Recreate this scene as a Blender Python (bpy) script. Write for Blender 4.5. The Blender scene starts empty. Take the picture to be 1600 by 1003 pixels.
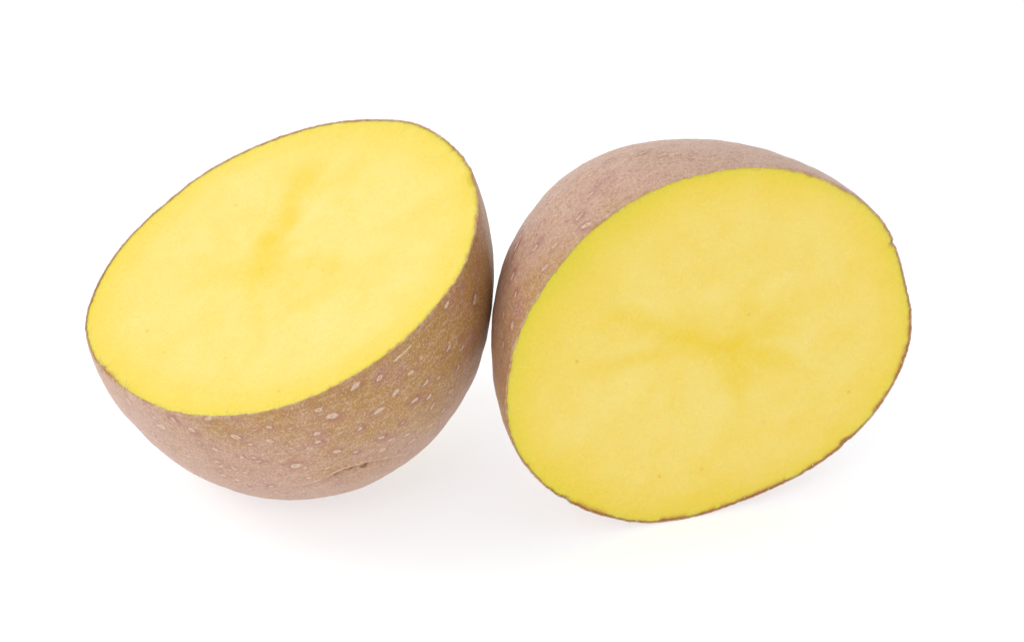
import bpy, math, random
import numpy as np
from mathutils import Vector, Matrix

S = bpy.context.scene
COL = S.collection

# ------------------------------------------------------------------ camera
PITCH = math.radians(31.0)
LOOK = Vector((0.0, 0.0, 0.028))
DIST = 0.5
cam_data = bpy.data.cameras.new("camera")
cam = bpy.data.objects.new("camera", cam_data)
COL.objects.link(cam)
cam.location = LOOK + DIST * Vector((0, -math.cos(PITCH), math.sin(PITCH)))
cam.rotation_euler = (math.radians(90) - PITCH, 0, 0)
cam_data.sensor_width = 36
cam_data.lens = 100
cam_data.clip_start = 0.01
cam_data.clip_end = 50
cam_data.dof.use_dof = True
cam_data.dof.focus_distance = 0.474
cam_data.dof.aperture_fstop = 40
S.camera = cam

# ------------------------------------------------------------------ studio light
world = bpy.data.worlds.new("World")
S.world = world
world.use_nodes = True
bg = world.node_tree.nodes["Background"]
bg.inputs[0].default_value = (1.0, 1.0, 1.0, 1)
bg.inputs[1].default_value = 0.77

def softbox(name, loc, target, sx, sy, power, color=(1, 1, 1)):
    l = bpy.data.lights.new(name, 'AREA')
    l.shape = 'RECTANGLE'; l.size = sx; l.size_y = sy
    l.energy = power; l.color = color
    o = bpy.data.objects.new(name, l); COL.objects.link(o)
    o.location = loc
    o.rotation_euler = (Vector(target) - Vector(loc)).to_track_quat('-Z', 'Y').to_euler()
    return o

softbox("key_softbox", (-0.95, 0.08, 0.85), (0, 0, 0.03), 0.6, 0.6, 4.2)
# the table is a sheet of opal acrylic lit from beneath, as for white-ground product shots
softbox("under_table_softbox", (0, 0, -0.6), (0, 0, 0), 2.6, 2.6, 27.0, (.905, .985, 1.04))
softbox("added_sheen_light", (-0.56, 0.72, 0.76), (0, 0, 0.03), 0.5, 0.4, 1.0)  # extra lamp, added to lay a soft sheen on the left cut face
softbox("front_softbox", (-0.5, -1.1, 1.0), (0, 0, 0.03), 0.6, 0.5, 3.0)

S.view_settings.view_transform = 'Standard'
S.view_settings.look = 'None'
S.view_settings.exposure = 0.0
S.view_settings.gamma = 1.0
S.view_settings.use_curve_mapping = False

# ------------------------------------------------------------------ node helpers
def new_mat(name):
    m = bpy.data.materials.new(name); m.use_nodes = True
    nt = m.node_tree
    return m, nt, nt.nodes["Principled BSDF"]

class NT:
    def __init__(s, nt): s.nt = nt
    def n(s, t, **kw):
        nd = s.nt.nodes.new(t)
        for k, v in kw.items(): setattr(nd, k, v)
        return nd
    def put(s, sock, v):
        if isinstance(v, bpy.types.NodeSocket): s.nt.links.new(v, sock)
        elif v is not None: sock.default_value = v
    def attr(s, name, out="Fac"):
        nd = s.n("ShaderNodeAttribute", attribute_name=name); return nd.outputs[out]
    def coord(s): return s.n("ShaderNodeTexCoord").outputs["Object"]
    def noise(s, vec, scale, detail=2.0, rough=.5, out="Fac"):
        nd = s.n("ShaderNodeTexNoise"); s.put(nd.inputs["Vector"], vec)
        nd.inputs["Scale"].default_value = scale; nd.inputs["Detail"].default_value = detail
        nd.inputs["Roughness"].default_value = rough
        return nd.outputs[out]
    def voro(s, vec, scale, feature='F1', out="Distance", rnd=1.0):
        nd = s.n("ShaderNodeTexVoronoi", feature=feature); s.put(nd.inputs["Vector"], vec)
        nd.inputs["Scale"].default_value = scale
        nd.inputs["Randomness"].default_value = rnd
        return nd.outputs[out]
    def ramp(s, v, a, b, c=0.0, d=1.0):
        nd = s.n("ShaderNodeMapRange", interpolation_type='SMOOTHSTEP')
        s.put(nd.inputs["Value"], v)
        for i, x in zip((1, 2, 3, 4), (a, b, c, d)): nd.inputs[i].default_value = x
        return nd.outputs[0]
    def math(s, op, a, b=None, clamp=False):
        nd = s.n("ShaderNodeMath", operation=op, use_clamp=clamp)
        s.put(nd.inputs[0], a); s.put(nd.inputs[1], b)
        return nd.outputs[0]
    def mix(s, f, a, b, mode='MIX'):
        nd = s.n("ShaderNodeMix", data_type='RGBA', blend_type=mode)
        s.put(nd.inputs[0], f); s.put(nd.inputs[6], a); s.put(nd.inputs[7], b)
        return nd.outputs[2]
    def bump(s, h, dist, strength=1.0, normal=None):
        nd = s.n("ShaderNodeBump"); nd.inputs["Strength"].default_value = strength
        nd.inputs["Distance"].default_value = dist
        s.put(nd.inputs["Height"], h)
        if normal is not None: s.put(nd.inputs["Normal"], normal)
        return nd.outputs[0]

def rgb(r, g, b): return (r, g, b, 1.0)

# ------------------------------------------------------------------ materials
def mat_table():
    m, nt, p = new_mat("opal_acrylic")
    q = NT(nt); c = q.coord()
    v = q.noise(c, 6.0, 3)
    col = q.mix(v, rgb(.925, .925, .93), rgb(.94, .94, .935))
    nt.links.new(col, p.inputs["Base Color"])
    p.inputs["Roughness"].default_value = .55
    p.inputs["Specular IOR Level"].default_value = .25
    tr = q.n("ShaderNodeBsdfTranslucent"); nt.links.new(col, tr.inputs["Color"])
    mx = q.n("ShaderNodeMixShader"); mx.inputs[0].default_value = .33
    nt.links.new(p.outputs[0], mx.inputs[1]); nt.links.new(tr.outputs[0], mx.inputs[2])
    nt.links.new(mx.outputs[0], nt.nodes["Material Output"].inputs["Surface"])
    return m

def mat_flesh():
    m, nt, p = new_mat("potato_flesh")
    q = NT(nt); c = q.coord()
    rho = q.attr("rho"); pith = q.attr("pith"); green = q.attr("green")
    body = rgb(.885, .665, .125)
    # soft cloudy variation
    cl = q.noise(c, 130, 4, .6)
    col = q.mix(q.ramp(cl, .3, .72), rgb(.90, .70, .15), rgb(.89, .668, .10))
    cl2 = q.noise(c, 560, 3, .6)
    col = q.mix(q.math('MULTIPLY', q.ramp(cl2, .56, .78), .5), col, rgb(.88, .62, .075))
    col = q.mix(q.math('MULTIPLY', q.attr('ray'), .62, True), col, rgb(.91, .735, .21))
    # watery pith
    pn = q.math('MULTIPLY', pith, q.ramp(q.noise(c, 260, 3), .15, .7, .65, 1.0))
    ring = q.math('MULTIPLY', q.attr("cortex"), q.ramp(q.noise(c, 110, 3), .2, .75, .6, 1.0))
    col = q.mix(ring, col, rgb(.855, .645, .02))
    col = q.mix(q.math('MULTIPLY', pn, 1.0, True), col, rgb(.845, .615, .006))
    # yellow-green cortex
    gn = q.math('MULTIPLY', green, q.ramp(q.noise(c, 90, 2), .25, .7, .7, 1.0))
    col = q.mix(gn, col, rgb(.76, .63, .02))
    col = q.mix(q.attr('bruise'), col, rgb(.50, .19, .025))
    # brown specks
    v = q.voro(c, 260, out="Distance"); vc = q.n("ShaderNodeTexVoronoi"); q.put(vc.inputs["Vector"], c); vc.inputs["Scale"].default_value = 260
    sep = q.n("ShaderNodeSeparateColor"); nt.links.new(vc.outputs["Color"], sep.inputs[0])
    sp = q.math('MULTIPLY', q.ramp(v, .03, .13, 1, 0), q.ramp(sep.outputs[0], .86, .96))
    col = q.mix(q.math('MULTIPLY', sp, .45), col, rgb(.66, .31, .01))
    # pale starch grains, with their wet sparkle painted in as light dots
    v2 = q.voro(c, 3300); vc2 = q.n("ShaderNodeTexVoronoi"); q.put(vc2.inputs["Vector"], c); vc2.inputs["Scale"].default_value = 3300
    sep2 = q.n("ShaderNodeSeparateColor"); nt.links.new(vc2.outputs["Color"], sep2.inputs[0])
    patch = q.ramp(q.noise(c, 70, 3), .45, .68)
    gr = q.math('MULTIPLY', q.math('MULTIPLY', q.ramp(v2, .2, .55, 1, 0), q.ramp(sep2.outputs[1], .5, .9)), patch)
    col = q.mix(q.math('MULTIPLY', gr, .42), col, rgb(.95, .86, .46))
    nt.links.new(col, p.inputs["Base Color"])
    p.inputs["Subsurface Weight"].default_value = .55
    p.inputs["Subsurface Radius"].default_value = (1.0, .7, .2)
    p.inputs["Subsurface Scale"].default_value = .0022
    p.inputs["Roughness"].default_value = .33
    p.inputs["Specular IOR Level"].default_value = .5
    h = q.math('ADD', q.noise(c, 3000, 2), q.math('MULTIPLY', q.noise(c, 900, 2), .3))
    b = q.bump(h, .0003, .32)
    b = q.bump(q.noise(c, 160, 2), .0006, .2, b)
    nt.links.new(q.ramp(q.noise(c, 240, 3), .3, .7, .14, .34), p.inputs['Roughness'])
    nt.links.new(b, p.inputs["Normal"])
    return m

def mat_skin():
    m, nt, p = new_mat("potato_skin")
    q = NT(nt); c = q.coord(); sv = q.attr("streak", "Vector")
    gold = q.attr("gold"); halo = q.attr("halo"); core = q.attr("core"); cork = q.attr("cork")
    big = q.noise(c, 95, 4, .6)
    g = q.math('ADD', gold, q.math('MULTIPLY', q.math('SUBTRACT', big, .5), 1.3), True)
    col = q.mix(q.ramp(g, .1, .9), rgb(0.525, 0.300, 0.208), rgb(0.45, 0.228, 0.042))
    # purple-red blush patches
    bl = q.ramp(q.noise(c, 150, 4, .65), .54, .74)
    col = q.mix(q.math('MULTIPLY', bl, .75), col, rgb(0.41, 0.175, 0.15))
    # dull scurf, drawn out along the tuber's girth
    st = q.ramp(q.noise(sv, 1.0, 4, .65), .5, .74)
    col = q.mix(q.math('MULTIPLY', st, .5), col, rgb(0.762, 0.571, 0.435))
    sc = q.math('MULTIPLY', q.attr('scuff'), q.ramp(q.noise(sv, .7, 4, .7), .3, .65, .25, 1.0))
    col = q.mix(q.math('MULTIPLY', sc, .6, True), col, rgb(.72, .51, .41))
    # fine stipple
    f1 = q.noise(c, 3600, 2, .6); f2 = q.noise(c, 1700, 2, .6)
    col = q.mix(q.math('MULTIPLY', q.ramp(f1, .51, .65), .62), col, rgb(.80, .58, .44))
    col = q.mix(q.math('MULTIPLY', q.ramp(f2, .5, .7), .55), col, rgb(.33, .155, .085))
    # lenticels
    col = q.mix(q.math('MULTIPLY', halo, .9, True), col, rgb(0.340, 0.116, 0.116))
    col = q.mix(q.attr('rust'), col, rgb(0.42, 0.145, 0.04))
    col = q.mix(q.math('MULTIPLY', core, .95), col, rgb(0.800, 0.626, 0.490))
    col = q.mix(cork, col, rgb(0.800, 0.680, 0.449))
    nt.links.new(col, p.inputs["Base Color"])
    p.inputs["Roughness"].default_value = .38
    p.inputs["Specular IOR Level"].default_value = .42
    p.inputs["Sheen Weight"].default_value = .03
    p.inputs["Sheen Roughness"].default_value = .4
    h = q.math('ADD', q.math('MULTIPLY', f1, .6), q.math('MULTIPLY', q.noise(sv, 1.6, 4, .65), 1.2))
    nt.links.new(q.bump(h, .00026, .8), p.inputs["Normal"])
    return m

def mat_lenticel():
    m, nt, p = new_mat("lenticel_cork")
    q = NT(nt); c = q.coord(); d = q.attr("rad")
    n = q.noise(c, 2200, 3, .6)
    col = q.mix(q.ramp(q.math('ADD', d, q.math('MULTIPLY', n, 1.1)), .75, 1.2), rgb(.46, .28, .13), rgb(.72, .54, .42))
    col = q.mix(q.ramp(d, .86, 1.0), col, rgb(.46, .25, .19))
    nt.links.new(col, p.inputs["Base Color"])
    p.inputs["Roughness"].default_value = .65
    p.inputs["Specular IOR Level"].default_value = .25
    nt.links.new(q.bump(n, .00015, .8), p.inputs["Normal"])
    return m

def mat_eye():
    m, nt, p = new_mat("eye_cork")
    q = NT(nt); c = q.coord()
    n = q.noise(c, 2600, 3, .7)
    nt.links.new(q.mix(q.ramp(n, .4, .62), rgb(.19, .085, .025), rgb(.50, .32, .10)), p.inputs["Base Color"])
    p.inputs["Roughness"].default_value = .6
    nt.links.new(q.bump(n, .0003, 1), p.inputs["Normal"])
    return m

def mat_crumb():
    m, nt, p = new_mat("starch_crumbs")
    p.inputs["Base Color"].default_value = rgb(.86, .74, .42)
    p.inputs["Roughness"].default_value = .5
    p.inputs["Subsurface Weight"].default_value = .3
    p.inputs["Subsurface Scale"].default_value = .0005
    return m

M_TABLE, M_FLESH, M_SKIN, M_LENT, M_EYE, M_CRUMB = mat_table(), mat_flesh(), mat_skin(), mat_lenticel(), mat_eye(), mat_crumb()

# ------------------------------------------------------------------ mesh helpers
def make_mesh(name, V, F, mat, parent=None, attrs=None, smooth=True):
    V = np.ascontiguousarray(V, dtype=np.float32)
    me = bpy.data.meshes.new(name)
    lens = np.array([len(f) for f in F], dtype=np.int32) if not isinstance(F, np.ndarray) else np.full(len(F), F.shape[1], np.int32)
    flat = np.concatenate([np.asarray(f) for f in F]).astype(np.int32) if not isinstance(F, np.ndarray) else F.ravel().astype(np.int32)
    me.vertices.add(len(V)); me.vertices.foreach_set("co", V.ravel())
    me.loops.add(len(flat)); me.loops.foreach_set("vertex_index", flat)
    me.polygons.add(len(lens))
    starts = np.r_[0, np.cumsum(lens)[:-1]].astype(np.int32)
    me.polygons.foreach_set("loop_start", starts)
    me.update(calc_edges=True)
    me.polygons.foreach_set("use_smooth", np.full(len(lens), smooth))
    for k, a in (attrs or {}).items():
        a = np.asarray(a, np.float32)
        if a.ndim == 2:
            at = me.attributes.new(k, 'FLOAT_VECTOR', 'POINT'); at.data.foreach_set("vector", a.ravel())
        else:
            at = me.attributes.new(k, 'FLOAT', 'POINT'); at.data.foreach_set("value", a.ravel())
    me.validate()
    me.materials.append(mat)
    o = bpy.data.objects.new(name, me); COL.objects.link(o)
    if parent is not None: o.parent = parent
    return o

def grid_faces(rows, n, off=0):
    """quads between consecutive closed rings of n vertices"""
    i = np.arange(rows - 1)[:, None] * n; j = np.arange(n)[None]
    j2 = (j + 1) % n
    return (np.stack([i + j, i + n + j, i + n + j2, i + j2], -1).reshape(-1, 4) + off)

def vnoise(P, scale, seed=0):
    """smooth value noise in -1..1"""
    Q = P * scale + seed * 17.31 + 1000.0
    I = np.floor(Q).astype(np.int64); f = Q - I
    f = f * f * f * (f * (f * 6 - 15) + 10)
    out = 0
    for dx in (0, 1):
        wx = f[..., 0] if dx else 1 - f[..., 0]
        for dy in (0, 1):
            wy = f[..., 1] if dy else 1 - f[..., 1]
            for dz in (0, 1):
                wz = f[..., 2] if dz else 1 - f[..., 2]
                h = (I[..., 0] + dx) * 374761393 + (I[..., 1] + dy) * 668265263 + (I[..., 2] + dz) * 2147483647 + seed * 1274126177
                h = (h ^ (h >> 13)) * 1274126177
                h = (h ^ (h >> 16)) & 0xffff
                out = out + wx * wy * wz * (h / 32767.5 - 1.0)
    return out

def sstep(a, b, x):
    t = np.clip((x - a) / (b - a), 0, 1); return t * t * (3 - 2 * t)

# ------------------------------------------------------------------ setting
def tabletop():
    # seamless white sweep: flat under the potato, rising in a wide curve at the back
    prof = [(-2.0, 0.0), (2.2, 0.0)]
    for k in range(1, 17):
        a = k / 16 * math.pi / 2
        prof.append((2.2 + math.sin(a) * .8, .8 - math.cos(a) * .8))
    prof.append((3.0, 2.2))
    V = []; F = []
    for (y, z) in prof: V += [(-3.0, y, z), (3.0, y, z)]
    for k in range(len(prof) - 1): F.append((2 * k, 2 * k + 1, 2 * k + 3, 2 * k + 2))
    o = make_mesh("tabletop", np.array(V), np.array(F), M_TABLE)
    o["kind"] = "structure"
    o["label"] = "seamless bright white studio surface under the potato halves"
    return o
tabletop()

# ------------------------------------------------------------------ potato halves
# Each half: centre of the cut (C), axes in the cut plane (U, V), outward normal of the cut (n),
# outline radius of the cut in mm every 3.75 degrees (R), depth and swelling of the dome (q),
# lenticels as (angle, latitude, size, direction).
LEFT = {"C":[-0.038929,-0.006041,0.042576],"U":[0.470951,-0.882159,0.0],"V":[0.798876,0.426489,0.424151],"n":[-0.374169,-0.199755,0.905591],"R":[35.62,35.78,35.9,
    35.95,35.95,35.96,36.04,36.17,36.31,36.37,36.34,36.23,36.11,36.01,35.95,35.93,35.93,35.94,35.95,35.96,35.95,35.94,35.93,35.92,35.93,35.99,36.09,36.21,36.32,
    36.37,36.34,36.24,36.11,36.0,35.94,35.92,35.93,35.94,35.96,35.99,36.05,36.16,36.27,36.39,36.51,36.67,36.88,37.11,37.28,37.36,37.39,37.46,37.62,37.89,38.21,
    38.49,38.67,38.75,38.77,38.77,38.79,38.8,38.75,38.6,38.33,37.96,37.53,37.05,36.55,36.03,35.56,35.15,34.82,34.56,34.35,34.18,34.07,34.0,33.98,33.98,33.99,
    34.01,34.05,34.12,34.23,34.4,34.61,34.82,34.99,35.12,35.22,35.28,35.32,35.35,35.39,35.48],"q":[0.04176,0.97572,1.05083,-0.00162,-0.00125,0.11894,-0.06287,
    -0.14816,0.01643,0.00765],"len":[[4.7713,0.0683,1.3,-1.32],[4.9873,0.0841,0.9,-1.31],[5.1509,0.0473,1.1,-0.54],[5.2491,0.0893,1.2,-0.43],[5.0069,0.1313,
    1.6,0.15],[5.4912,0.1208,1.5,-0.55],[5.6941,0.0893,0.9,-0.22],[5.6549,0.1681,1.1,-0.55],[5.5436,0.1734,0.7,-0.22],[5.3276,0.1996,1,-0.75],[5.452,0.2522,
    0.8,-0.0],[5.5109,0.2574,0.8,-0.0],[5.2818,0.2942,1,-0.23],[5.3538,0.3362,0.7,-0.23],[5.3996,0.373,0.7,-0.23],[5.596,0.4255,0.7,-0.24],[5.2425,0.4045,0.8,
    -0.19],[5.3014,0.4413,0.9,-0.0],[5.3145,0.5096,0.8,-0.01],[5.4585,0.5148,0.9,-0.01],[5.4323,0.5989,0.9,-0.25],[5.5043,0.6304,0.8,-0.48],[5.2491,0.3625,
    0.7,-0.44],[4.8629,0.2312,0.8,-0.18],[4.948,0.2784,0.9,-0.18],[4.9546,0.4518,0.7,-0.0],[5.3931,0.0105,1.2,0.16],[5.7858,0.1208,0.5,-0.22],[5.4258,0.3152,
    0.6,0.0],[4.7909,0.1786,0.6,-0.42],[5.0724,0.2679,0.6,-0.18],[5.2491,0.1629,0.6,-0.43],[6.2636,0.0841,1.3,0.21],[6.1523,0.0525,1.4,0.28],[0.1178,0.1629,
    1.1,-0.22],[0.0131,0.1996,1.2,0.29],[5.9494,0.0735,1.2,-0.28],[5.9887,0.1366,1.6,-0.29],[6.185,0.2364,1.4,-0.0],[0.1636,0.2784,1.2,0.22],[0.1505,0.3677,
    1.1,0.23],[0.2422,0.3205,0.9,-0.0],[0.1571,0.4518,1.1,0.58],[0.4451,0.042,1.1,0.5],[0.3534,0.2312,1.1,0.22],[0.432,0.31,0.8,0.23],[0.3731,0.394,0.9,0.57],
    [0.6218,0.1839,1.4,0.54],[6.257,0.3993,0.8,-0.0],[6.257,0.5148,0.9,-0.25],[6.2636,0.5989,1.2,-0.01],[6.1327,0.4045,1.1,-0.78],[6.1719,0.4623,1.0,-0.47],
    [6.1065,0.4991,1.1,-0.25],[5.9167,0.3362,1.3,-0.56],[5.6941,0.3467,1.6,-0.0],[5.8643,0.2364,0.9,-0.23],[5.8119,0.2574,1,-0.23],[5.8839,0.1891,1.0,-0.29],
    [6.0672,0.2732,0.9,-0.0],[5.8839,0.3835,0.7,-0.24],[5.9887,0.4045,0.8,-0.57],[0.288,0.4886,0.8,0.59],[0.2225,0.5726,0.9,0.25],[0.1963,0.6724,0.8,0.5],[0.0785,
    0.3152,1.2,-0.23],[5.7072,0.4623,0.7,-0.0],[5.6025,0.4255,0.6,-0.24]],"eye":[[5.8381,0.4991],[5.9167,0.5043],[5.9821,0.5464]],"ridge":[[5.5305,0.5253],
    [5.6483,0.5253],[5.753,0.4938],[5.8839,0.4781],[5.9952,0.5096],[6.0737,0.5621],[6.1785,0.6462],[6.2308,0.7092]],"scr":[[0.0785,0.0525],[0.1767,0.0473]]}
RIGHT = {"C":[0.032868,-0.019591,0.035267],"U":[0.950366,0.311135,0.0],"V":[-0.000692,0.002115,0.999998],"n":[0.311134,-0.950363,0.002225],"R":[37.66,37.19,36.78,
    36.5,36.36,36.3,36.27,36.21,36.09,35.9,35.67,35.4,35.14,34.88,34.65,34.43,34.21,33.99,33.78,33.6,33.45,33.32,33.19,33.07,32.99,32.95,32.95,32.98,33.01,
    33.03,33.04,33.05,33.08,33.11,33.15,33.18,33.21,33.24,33.32,33.43,33.6,33.82,34.06,34.31,34.55,34.78,35.01,35.23,35.48,35.75,36.04,36.34,36.62,36.83,36.95,
    36.97,36.93,36.85,36.76,36.66,36.55,36.43,36.32,36.22,36.16,36.13,36.11,36.07,35.98,35.81,35.57,35.31,35.06,34.87,34.74,34.7,34.74,34.87,35.1,35.39,35.73,
    36.08,36.45,36.83,37.21,37.56,37.85,38.08,38.25,38.39,38.52,38.63,38.69,38.64,38.44,38.1],"q":[0.0381,0.93146,1.01144,-0.00073,0.00157,0.02336,0.02236,
    0.01552,0.04781,-0.07816],"len":[[2.1664,0.2259,1.4,-3.14],[1.7344,0.2627,1.3,-3.14],[2.5591,0.0683,1.2,2.8],[2.4544,0.1156,1.1,2.92],[2.546,0.2312,1.2,
    2.92],[2.2711,0.1366,1.4,-3.14],[2.2646,0.0473,1.5,2.72],[2.6507,0.436,1.5,-2.73],[2.7162,0.3677,1,-2.43],[2.7423,0.2732,1.3,-2.93],[2.7816,0.1576,1,-2.62],
    [2.9125,0.1891,1,-2.44],[2.8994,0.0788,1.1,-2.93],[2.4544,0.3362,0.9,-3.14],[2.3627,0.4465,0.9,2.92],[1.97,0.4413,1.2,2.92],[1.8064,0.3625,1.2,-3.14],[1.8653,
    0.3993,1.0,2.92],[2.8143,0.1051,0.7,-2.62],[2.5787,0.3783,0.9,-2.92],[2.6114,0.4886,0.9,-2.72],[2.5198,0.4203,0.7,-2.92],[2.2973,0.3993,0.7,2.72],[2.1009,
    0.2574,0.6,-3.14],[2.0551,0.1261,0.5,-3.14],[2.3169,0.1839,0.7,2.92],[1.6493,0.1576,0.8,2.92],[2.8143,0.2574,0.6,-2.93],[2.8994,0.2837,0.6,-2.44],[2.8994,
    0.063,0.9,-2.93],[2.978,0.0998,1,-2.63],[3.0238,0.1051,1,-2.93],[3.0172,0.0263,0.6,-2.93],[3.1154,0.0946,0.6,-3.14]]}

NTH, NPH = 960, 340

def upsample(r, n):
    r = np.asarray(r) * 1e-3
    f = np.fft.rfft(r); g = np.zeros(n // 2 + 1, complex); g[:len(f)] = f
    return np.fft.irfft(g, n) * n / len(r)

def dome(T, R, q, ph):
    """points of the rounded side in local axes (u, v, depth behind the cut)"""
    D, a, b, dx, dy, k0, k1, k2, k3, k4 = q
    ph = ph[:, None]
    s = np.clip(np.cos(ph), 0, 1) ** a
    k = k0 + k1 * np.cos(T) + k2 * np.sin(T) + k3 * np.cos(2 * T) + k4 * np.sin(2 * T)
    s = s * (1 + k * np.sin(ph))
    w = np.sin(ph) ** 2
    Rr = R * (1 - w) + (R.mean() * .5 + .5 * R) * w
    h = np.sin(ph) ** b * D
    x = Rr * s * np.cos(T) + dx * w
    y = Rr * s * np.sin(T) + dy * w
    return np.stack([x, y, -(h + 0 * x)], -1)

def grid_normals(P):
    dth = np.roll(P, -1, 1) - np.roll(P, 1, 1)
    dph = np.gradient(P, axis=0)
    N = np.cross(dph, dth)
    L = np.linalg.norm(N, axis=-1, keepdims=True)
    N = N / np.maximum(L, 1e-14)
    N[-1] = (0, 0, -1)
    if (N[20] * P[20]).sum() < 0: N = -N
    N[-1] = (0, 0, -1)
    return N, dth

def polyline_field(X, Y, pts):
    """soft band along a polyline of (x, y, width, strength) in mm"""
    out = np.zeros_like(X)
    for (x0, y0, w0, s0), (x1, y1, w1, s1) in zip(pts[:-1], pts[1:]):
        ex, ey = x1 - x0, y1 - y0
        w0, w1 = 1.2 * w0, 1.2 * w1
        t = np.clip(((X - x0) * ex + (Y - y0) * ey) / (ex * ex + ey * ey), 0, 1)
        d = np.hypot(X - x0 - t * ex, Y - y0 - t * ey)
        w = w0 + (w1 - w0) * t; s = s0 + (s1 - s0) * t
        out = np.maximum(out, s * np.exp(-(d / w) ** 2))
    return out

def potato_half(dat, label, seed, arms, gold_dir, gold_amt, green_dir, notches, crumb_arcs, depth_gold, rust_bias, green_amt, lent_min, lent_b, scuff_amt):
    rnd = random.Random(seed); rg = np.random.default_rng(seed)
    C = Vector(dat["C"]); U = Vector(dat["U"]); V = Vector(dat["V"]); n = Vector(dat["n"])
    n.normalize(); V = (V - n * V.dot(n)).normalized(); U = V.cross(n)
    root = bpy.data.objects.new("potato_half", None); COL.objects.link(root)
    root.empty_display_size = .02
    root.matrix_world = Matrix((
        (U.x, V.x, n.x, C.x), (U.y, V.y, n.y, C.y), (U.z, V.z, n.z, C.z), (0, 0, 0, 1)))
    root["label"] = label; root["category"] = "potato half"; root["group"] = "two halves of one cut potato"

    T = np.arange(NTH) / NTH * 2 * np.pi
    circ = np.stack([np.cos(T), np.sin(T), 0 * T], -1)
    R0 = upsample(dat["R"], NTH)
    # ragged outline
    R = R0 + 1e-3 * (.06 * vnoise(circ, 22, seed) + .07 * vnoise(circ, 70, seed + 1) + .04 * vnoise(circ, 190, seed + 2))
    torn = np.zeros(NTH)
    for (ta, wa, dp) in notches:
        dd = (T - ta + np.pi) % (2 * np.pi) - np.pi
        g = np.exp(-(dd / wa) ** 4); R -= dp * 1e-3 * g; torn = np.maximum(torn, g)
    q = dat["q"]
    ph = np.linspace(0, np.pi / 2, NPH)
    # notches only bite into the rim
    P = dome(T, R0, q, ph)
    fade = np.exp(-(ph / .035) ** 2)[:, None, None]
    P = P + (dome(T, R, q, ph) - P) * fade
    N, dth = grid_normals(P)

    # ---- relief and markings of the skin
    mm = 1e-3
    disp = .22 * vnoise(P, 55, seed + 2) + .18 * vnoise(P, 120, seed + 3) + .09 * vnoise(P, 330, seed + 4) + .02 * vnoise(P, 900, seed + 5)
    disp *= (1 - .6 * np.exp(-(ph / .12) ** 2))[:, None]
    halo = np.zeros(P.shape[:2]); core = np.zeros_like(halo); cork = np.zeros_like(halo)
    wob = vnoise(P, 1500, seed + 6); wob2 = vnoise(P, 600, seed + 7)
    lents = [tuple(l) + (True,) for l in dat["len"]]
    for k in range(320):
        z = rnd.random() ** .8
        lents.append((rnd.uniform(0, 2 * math.pi), math.asin(min(.99, .06 + .92 * z)), rnd.uniform(.4, .95), rnd.gauss(0, .3), False))
    patches = []
    for (t0, p0, size, ang, named) in lents:
        j = int(round(t0 / (2 * math.pi) * NTH)) % NTH; i = int(round(p0 / (math.pi / 2) * (NPH - 1)))
        i = min(max(i, 2), NPH - 4)
        c = P[i, j]; nn = N[i, j]; t1 = dth[i, j] / np.linalg.norm(dth[i, j]); t2 = np.cross(nn, t1)
        e1 = math.cos(ang) * t1 + math.sin(ang) * t2; e2 = np.cross(nn, e1)
        a = .6 * size * mm; b = a * (rnd.uniform(*lent_b) if named else rnd.uniform(.3, .5))
        i0, i1 = max(0, i - 40), min(NPH, i + 40)
        W = P[i0:i1] - c
        near = (np.abs(W).max(-1) < 5 * a)
        u = W @ e1; v = W @ e2
        d = np.sqrt((u / a) ** 2 + (v / b) ** 2) + .38 * wob[i0:i1]
        hs = rnd.uniform(.35, 1.0) if named else rnd.uniform(0, .5)
        du = np.sqrt((u / (a * 1.8)) ** 2 + (v / (a * 1.2)) ** 2)
        hl = hs * np.exp(-((du - .25) / 1.0) ** 2) * (.7 + .7 * wob2[i0:i1] + .3 * wob[i0:i1]) * near
        halo[i0:i1] = np.maximum(halo[i0:i1], hl)
        cr = sstep(1.15, .7, d) * near
        core[i0:i1] = np.maximum(core[i0:i1], cr * (.85 if named else rnd.uniform(.3, .85)))
        disp[i0:i1] += near * (.05 * np.exp(-((d - .95) / .3) ** 2) - .05 * np.exp(-(d / .6) ** 2)) * min(1, size)
        if named and size >= lent_min: patches.append((i, j, a, b, e1, e2, nn))
    halo = np.clip(halo, 0, 1) * (1 - .9 * core)

    eyes = []
    def surf_pt(t0, p0):
        j = int(round(t0 / (2 * math.pi) * NTH)) % NTH; i = min(int(round(p0 / (math.pi / 2) * (NPH - 1))), NPH - 2)
        return i, j
    def line_dist(pts):
        c = [P[surf_pt(*p)] for p in pts]; best = np.full(P.shape[:2], 1.0); side = np.zeros(P.shape[:2]); tt = np.zeros(P.shape[:2])
        for k, (A, B) in enumerate(zip(c[:-1], c[1:])):
            e = B - A; t = np.clip(((P - A) @ e) / (e @ e), 0, 1)
            w = P - A - t[..., None] * e; d = np.linalg.norm(w, axis=-1)
            s = w[..., 2]
            m = d < best; best[m] = d[m]; side[m] = s[m]; tt[m] = ((k + t) / (len(c) - 1))[m]
        return best, side, tt
    if "ridge" in dat:
        d, side, tt = line_dist(dat["ridge"])
        taper = np.clip(np.sin(np.pi * (.04 + .92 * tt)), 0, 1)
        dn = d / mm + .12 * wob
        disp += .26 * taper * np.exp(-(dn / .4) ** 2)                       # brow
        low = sstep(.2, -.6, side / mm)
        disp -= .12 * taper * low * np.exp(-((dn - .9) / 1.0) ** 2)            # hollow behind it
        cork = np.maximum(cork, .7 * taper * sstep(.38, .1, dn) * (.55 + .5 * wob2))
        halo = np.maximum(halo, .45 * taper * low * np.exp(-((dn - 1) / .9) ** 2))
        for p in dat["eye"]: eyes.append(surf_pt(*p))
        d, side, tt = line_dist(dat["scr"])
        dn = d / mm + .1 * wob
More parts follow.
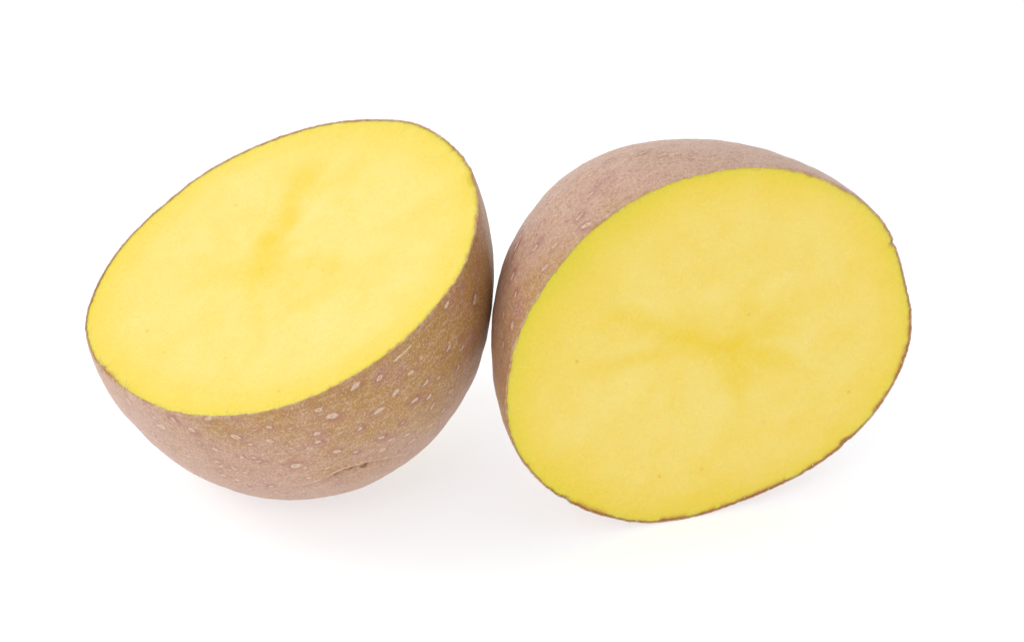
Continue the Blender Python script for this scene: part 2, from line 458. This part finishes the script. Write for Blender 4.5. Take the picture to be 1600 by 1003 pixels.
        cork = np.maximum(cork, .75 * sstep(.22, .05, dn)); disp += .03 * sstep(.3, .05, dn)
    # fine flakes drawn along the girth
    for k in range(110):
        t0 = rnd.uniform(0, 2 * math.pi); p0 = rnd.uniform(.1, 1.2); ln = rnd.uniform(.02, .07)
        pts = [(t0 + ln * s + 0, p0 + rnd.uniform(-.012, .012)) for s in (0, .35, .7, 1)]
        j0 = int(t0 / (2 * math.pi) * NTH)
        d, side, tt = None, None, None
        c = [P[surf_pt(*p)] for p in pts]
        i, j = surf_pt(*pts[1]); i0, i1 = max(0, i - 25), min(NPH, i + 25)
        Q = P[i0:i1]; best = np.full(Q.shape[:2], 1.0)
        for A, B in zip(c[:-1], c[1:]):
            e = B - A; t = np.clip(((Q - A) @ e) / (e @ e + 1e-12), 0, 1)
            best = np.minimum(best, np.linalg.norm(Q - A - t[..., None] * e, axis=-1))
        dn = best / mm + .08 * wob[i0:i1]
        w = sstep(.26, .06, dn)
        cork[i0:i1] = np.maximum(cork[i0:i1], w * rnd.uniform(.15, .5)); disp[i0:i1] += .04 * w
    core = core * (1 - .0 * cork)

    PS = P + N * (disp * mm)[..., None]
    PS[-1] = PS[-2].mean(0)
    zmin = float((PS.reshape(-1, 3) @ np.array([U.z, V.z, n.z])).min() + C.z)
    root.location.z -= zmin          # settle on the table
    # golden where the skin is thin and clean, mauve and scurfy elsewhere
    ang = (T - gold_dir + np.pi) % (2 * np.pi) - np.pi
    gold = gold_amt * np.exp(-(ang / 1.15) ** 2)[None] * np.exp(-(ph / depth_gold) ** 2)[:, None] + .22 * np.exp(-(ph / .12) ** 2)[:, None] + gold_amt * .08 + 0 * halo
    sg = (T - 1.5 + np.pi) % (2 * np.pi) - np.pi
    scuff = scuff_amt * np.exp(-(sg / 1.0) ** 2)[None] + 0 * halo
    streak = np.stack([np.cos(T)[None] * 14 + 0 * halo, np.sin(T)[None] * 14 + 0 * halo, (ph * 70)[:, None] + 0 * halo], -1)

    # ---- rim of the skin: outer edge, lip, inner wall
    hr = .03 + .10 * np.clip(vnoise(circ, 30, seed + 9) + .6 * vnoise(circ, 95, seed + 10), -.2, 1.4)
    hr = hr * (1 - torn) - .35 * torn
    thick = .27 + .08 * vnoise(circ, 40, seed + 11) + .05 * vnoise(circ, 130, seed + 16)
    def ring(Rm, z): return np.stack([Rm * np.cos(T), Rm * np.sin(T), z], -1)
    Rs = np.hypot(PS[0, :, 0], PS[0, :, 1])
    PS[0, :, 2] = 0
    rim = np.stack([ring(Rs - thick * mm * 1.02, -1.6 * mm + 0 * T), ring(Rs - thick * mm, (hr - .03) * mm), ring(Rs - .6 * thick * mm, hr * mm), ring(Rs - .12 * thick * mm, (hr - .02) * mm)])
    allP = np.concatenate([rim, PS]); nr = len(rim)
    def ext(a, v=None):
        top = np.repeat(a[:1], nr, 0) if v is None else np.full((nr,) + a.shape[1:], v)
        return np.concatenate([top, a]).reshape((-1,) + a.shape[2:])
    rimcork = ext(cork, .0).reshape(-1, NTH); rimcork[1:4] = .1 + .35 * np.clip(vnoise(circ, 50, seed + 12), 0, 1); rimcork[4:8] = np.maximum(rimcork[4:8], rimcork[2] * np.array([.7, .45, .25, .1])[:, None])
    halo_e = ext(halo).reshape(-1, NTH); halo_e[0:4] = .55 * np.clip(vnoise(circ, 12, seed + 13) + .3, 0, 1)
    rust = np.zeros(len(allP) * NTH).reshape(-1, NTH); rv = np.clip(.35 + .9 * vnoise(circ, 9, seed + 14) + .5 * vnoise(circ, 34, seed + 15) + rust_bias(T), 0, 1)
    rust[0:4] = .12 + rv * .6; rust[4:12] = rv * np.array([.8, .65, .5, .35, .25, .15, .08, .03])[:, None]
    skin = make_mesh("skin", allP.reshape(-1, 3), grid_faces(len(allP), NTH)[:, ::-1], M_SKIN, root,
                     {"gold": ext(gold).ravel(), "halo": halo_e.ravel(), "core": ext(core).ravel(), "cork": rimcork.ravel(), "streak": ext(streak), "rust": rust.ravel(), "scuff": ext(scuff).ravel()})
    skin["label"] = "thin pinkish brown potato skin with pale lenticels"

    # ---- lenticels that stand out
    for (i, j, a, b, e1, e2, nn) in patches:
        c = PS[i, j]
        rings = [(0, 1)] + [(.35, 10), (.62, 14), (.85, 14), (1.08, 14)]
        vs = []; rad = []
        prof = {0: .0, .35: .015, .62: .055, .85: .06, 1.08: -.07}
        ph0 = rnd.uniform(0, 6); w2 = rnd.uniform(0, .28); w3 = rnd.uniform(.05, .28); pit = rnd.uniform(.1, 1)
        # local quadratic height from the skin grid
        i0, i1 = max(0, i - 14), min(NPH, i + 15)
        jj = np.arange(j - 14, j + 15) % NTH
        Q = PS[i0:i1][:, jj].reshape(-1, 3) - c
        qu, qv, qh = Q @ e1, Q @ e2, Q @ nn
        m = (np.abs(qu) < 2.2 * a) & (np.abs(qv) < 2.2 * a)
        A = np.stack([qu, qv, qu * qu, qu * qv, qv * qv, np.ones_like(qu)], -1)[m]
        co = np.linalg.lstsq(A, qh[m], rcond=None)[0] if m.sum() > 8 else np.zeros(6)
        fs = []; start = 0; prev = None
        for r, k in rings:
            idx = []
            for s in range(k):
                th = 2 * math.pi * s / k + .1 * r
                wr = r * (1 + w2 * math.sin(2 * th + ph0) + w3 * math.sin(3 * th + 2 * ph0) + rnd.uniform(-.13, .13))
                u, v = a * wr * math.cos(th), b * wr * math.sin(th)
                h = co @ np.array([u, v, u * u, u * v, v * v, 1]) + mm * (prof[r] + rnd.uniform(-.03, .03)); 
                idx.append(len(vs)); vs.append(c + u * e1 + v * e2 + h * nn); rad.append(min(1, max(0, r / 1.08 + (.45 * (1 - max(0, pit)) if r < .6 else 0) + rnd.uniform(-.12, .08))))
            if prev is not None:
                if len(prev) == 1:
                    for s in range(k): fs.append((prev[0], idx[s], idx[(s + 1) % k]))
                elif len(prev) == k:
                    for s in range(k): fs.append((prev[s], idx[s], idx[(s + 1) % k], prev[(s + 1) % k]))
                else:
                    x = 0
                    for s in range(k):
                        y = int((s + 1) * len(prev) / k)
                        fs.append((prev[x % len(prev)], idx[s], idx[(s + 1) % k]))
                        if y > x:
                            fs.append((prev[x % len(prev)], idx[(s + 1) % k], prev[y % len(prev)])); x = y
            prev = idx
        make_mesh("lenticel", np.array(vs), fs, M_LENT, skin, {"rad": rad})

    # ---- eye: a row of corky pits under the brow
    if eyes:
        vs = []; fs = []
        for (i, j), sz in zip(eyes, (.6, .95, .6)):
            c = PS[i, j]; nn = N[i, j]; t1 = dth[i, j] / np.linalg.norm(dth[i, j]); t2 = np.cross(nn, t1)
            base = len(vs); K = 18
            for r, hgt in ((0, .10), (.45, .16), (.8, .18), (1.15, -.12)):
                for s in range(K if r else 1):
                    th = 2 * math.pi * s / K; w = r * (1 + rnd.uniform(-.14, .14))
                    u, v = sz * mm * w * math.cos(th) * 1.25, sz * mm * w * math.sin(th) * .75
                    ii = i; p = c + u * t1 + v * t2
                    dd = np.linalg.norm(PS[max(0, i - 12):i + 13][:, np.arange(j - 14, j + 15) % NTH] - p, axis=-1)
                    k = np.unravel_index(dd.argmin(), dd.shape)
                    base_p = PS[max(0, i - 12) + k[0], (j - 14 + k[1]) % NTH]
                    p = p + nn * ((base_p - p) @ nn)
                    vs.append(p + nn * mm * (hgt + rnd.uniform(-.07, .05)))
            for s in range(K): fs.append((base, base + 1 + s, base + 1 + (s + 1) % K))
            for rr in range(2):
                for s in range(K):
                    a0 = base + 1 + rr * K
                    fs.append((a0 + s, a0 + K + s, a0 + K + (s + 1) % K, a0 + (s + 1) % K))
        e = make_mesh("eye", np.array(vs), fs, M_EYE, skin)
        e["label"] = "dark brown corky eye under a pale brow"

    # ---- flesh: cut face plus body under the skin
    NF = 480
    Tf = T[::2]; Rf = (Rs - thick * mm * .97)[::2]
    rho = np.concatenate([np.linspace(0, .93, 150) ** .9, 1 - (1 - np.linspace(0, 1, 40)) ** 1.6 * (1 - .93 ** .9)])
    rho = np.unique(np.round(rho, 6)); rho = rho[rho > 0]
    X = rho[:, None] * Rf * np.cos(Tf); Y = rho[:, None] * Rf * np.sin(Tf)
    edge_mm = (1 - rho[:, None]) * Rf / mm
    F3 = np.stack([X, Y, 0 * X], -1)
    zf = .10 * vnoise(F3, 60, seed + 20) + .05 * vnoise(F3, 170, seed + 21) + .012 * vnoise(F3, 700, seed + 22)
    # faint knife drag lines across the cut
    kd = np.stack([X * 40, (Y * .8 + X * .35) * 900, 0 * X], -1)
    zf = zf + .010 * vnoise(kd, 1.0, seed + 23)
    tf = torn[::2]
    zf = zf * sstep(0, 2.5, edge_mm) - .16 * np.exp(-edge_mm / .28) - .25 * tf * np.exp(-(edge_mm / .8) ** 2)
    F3[..., 2] = zf * mm
    xm, ym = X / mm, Y / mm
    wx = 1.3 * vnoise(F3, 180, seed + 30); wy = 1.3 * vnoise(F3, 180, seed + 31)
    pith = np.zeros_like(X)
    for a_ in arms: pith = np.maximum(pith, polyline_field(xm + wx, ym + wy, a_))
    dg = (Tf - green_dir + np.pi) % (2 * np.pi) - np.pi
    gw = .18 + 1.15 * green_amt * np.exp(-(dg / .8) ** 2)
    band = 2.2 + 2.2 * np.exp(-(dg / .7) ** 2) + .8 * vnoise(circ[::2], 4, seed + 32)
    green = np.clip(gw * np.exp(-(edge_mm / band) ** 1.3) + .4 * green_amt * np.exp(-(dg / .9) ** 2) * np.exp(-(edge_mm / 11) ** 2), 0, 1)
    cx, cy = arms[0][1][0], arms[0][1][1]
    dx_, dy_ = xm + wx - cx, ym + wy - cy; rr_ = np.hypot(dx_, dy_) + 1e-6
    rdir = np.stack([dx_ / rr_, dy_ / rr_, rr_ / 26], -1)
    ray = np.clip(.42 + .55 * vnoise(rdir, 2.6, seed + 40) + .35 * vnoise(rdir, 6.5, seed + 41), 0, 1) * sstep(2, 9, rr_) * sstep(1.5, 9, edge_mm)
    cw = 5.0 + 1.8 * vnoise(circ[::2], 3, seed + 35) + .6 * vnoise(circ[::2], 9, seed + 36)
    cortex = np.exp(-(edge_mm / cw) ** 1.5) * .95
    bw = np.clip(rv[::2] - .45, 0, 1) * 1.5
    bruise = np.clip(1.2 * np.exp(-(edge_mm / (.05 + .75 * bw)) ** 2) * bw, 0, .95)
    vring = .16 * np.exp(-((edge_mm - 4.6 - .8 * vnoise(F3, 90, seed + 33)) / .8) ** 2) * np.clip(.5 + vnoise(F3, 70, seed + 34), 0, 1)
    pith = np.maximum(pith, vring)
    cz = np.array([[0, 0, .10 * float(vnoise(np.zeros((1, 3)), 60, seed + 20)[0]) * mm]])
    rows = 46
    phb = np.linspace(0, np.pi / 2, rows)[1:]
    qb = list(q); qb[0] = q[0] - .0009
    DB = dome(Tf, Rf - .0006, qb, phb); DB[-1] = DB[-2].mean(0)
    DB[..., 2] -= .0009
    VV = np.concatenate([cz, F3.reshape(-1, 3), DB.reshape(-1, 3)])
    nrow = len(rho) + len(DB)
    GF = grid_faces(nrow, NF, 1)
    fan = np.array([(0, 1 + k, 1 + (k + 1) % NF) for k in range(NF)])
    zero = np.zeros(DB.shape[:2]).ravel()
    flesh = make_mesh("flesh", VV, [tuple(x) for x in fan] + [tuple(x) for x in GF], M_FLESH, root,
                      {"rho": np.r_[0, (rho[:, None] + 0 * X).ravel(), zero + 1], "pith": np.r_[pith[0, 0], pith.ravel(), zero],
                       "green": np.r_[0, green.ravel(), zero], "cortex": np.r_[0, cortex.ravel(), zero], "bruise": np.r_[0, bruise.ravel(), zero], "ray": np.r_[0, ray.ravel(), zero]})
    flesh["label"] = "bright yellow cut flesh with a darker star at its core"

    # ---- crumbs of starch and torn skin along the rim
    vs = []; fs = []
    for (t0, t1_, cnt, inner) in crumb_arcs:
        for k in range(cnt):
            th = rnd.uniform(t0, t1_); j = int(th / (2 * math.pi) * NTH) % NTH
            inset = abs(rnd.gauss(0, 1)) * inner
            r = Rs[j] - (thick[j] + .05 + inset) * mm
            sz = rnd.uniform(.035, .11) * mm * (1.5 if rnd.random() < .12 else 1)
            c = np.array([r * math.cos(th), r * math.sin(th), (-.12 * math.exp(-inset / .28)) * mm + sz * .45])
            b0 = len(vs)
            for d in ((1, 0, 0), (-1, 0, 0), (0, 1, 0), (0, -1, 0), (0, 0, 1), (0, 0, -1)):
                vs.append(c + sz * np.array(d) * rnd.uniform(.6, 1.3) + sz * .25 * rg.normal(size=3))
            for f in ((0, 2, 4), (2, 1, 4), (1, 3, 4), (3, 0, 4), (2, 0, 5), (1, 2, 5), (3, 1, 5), (0, 3, 5)):
                fs.append(tuple(b0 + x for x in f))
    cr = make_mesh("crumbs", np.array(vs), fs, M_CRUMB, flesh, smooth=False)
    cr["kind"] = "stuff"; cr["label"] = "tiny pale crumbs of starch along the cut edge"
    return root

TAU = 2 * math.pi
potato_half(LEFT, "potato half lying on its rounded skin, yellow cut face tilted up, corky eye below", 11,
    arms=[[(-1, -6, 3.0, .35), (-3, -3.5, 3.6, 1.0), (-6, -.5, 3.2, 1.0), (-8.6, 2.3, 2.6, 1.0), (-15, 9, 2.2, .9), (-19, 14, 2.6, .7), (-23, 19, 3, .15)],
          [(-3, -4, 3, .6), (-9, -8, 2.5, .35), (-16, -12, 3, .1)],
          [(-2, -4, 3, .5), (6, -9, 3, .3), (14, -15, 3, .1)],
          [(-3, -3, 3, .5), (6, 4, 3, .3), (15, 9, 3, .12)],
          [(-15, 9, 2, .4), (-12, 18, 3, .25), (-10, 24, 3, .1)]],
    gold_dir=.45, gold_amt=1.0, green_dir=2.0, depth_gold=.62,
    notches=[(-1.765 % TAU, .016, .4), (1.25, .05, .25)],
    crumb_arcs=[((-1.85) % TAU, (-1.45) % TAU, 60, .5), (0, TAU, 260, .35), (.95, 1.6, 50, .3)],
    rust_bias=lambda t: -.25 + 0 * t, green_amt=.22, lent_min=1.0, lent_b=(.4, .58), scuff_amt=.15)
potato_half(RIGHT, "potato half standing on edge, yellow cut face turned towards the viewer", 29,
    arms=[[(5, -1.5, 3.2, .95), (-1, 1.2, 2.6, .8), (-6.4, 3.4, 2.2, .7), (-12, 6.5, 2.0, .55), (-18, 8.6, 2.2, .5), (-25, 12, 3, .1)],
          [(4, -2, 2.4, .7), (-4, -.5, 1.8, .5), (-12, -.6, 1.6, .5), (-19, -1.5, 1.8, .35), (-24, -2, 2, .1)],
          [(5, -2, 3.2, .9), (6.5, -6.5, 2.4, .75), (6, -11, 2.2, .5), (6.5, -17, 2.2, .35), (5, -22, 3, .1)],
          [(6, -2, 3.2, .85), (11, -5.5, 2.6, .7), (15, -8.5, 2.4, .45), (20, -13, 3, .1)],
          [(6, -1, 3, .8), (12, 1.2, 2.4, .5), (18, 4, 3, .2)],
          [(5, 0, 3, .6), (7, 7, 2.6, .3), (8, 14, 3, .15)]],
    gold_dir=3.3, gold_amt=.45, green_dir=2.55, depth_gold=.6,
    notches=[(.385, .016, .4), (3.95, .03, .25), (-.75 % TAU, .03, .2)],
    crumb_arcs=[(.3, 2.2, 120, .4), (0, TAU, 260, .35)],
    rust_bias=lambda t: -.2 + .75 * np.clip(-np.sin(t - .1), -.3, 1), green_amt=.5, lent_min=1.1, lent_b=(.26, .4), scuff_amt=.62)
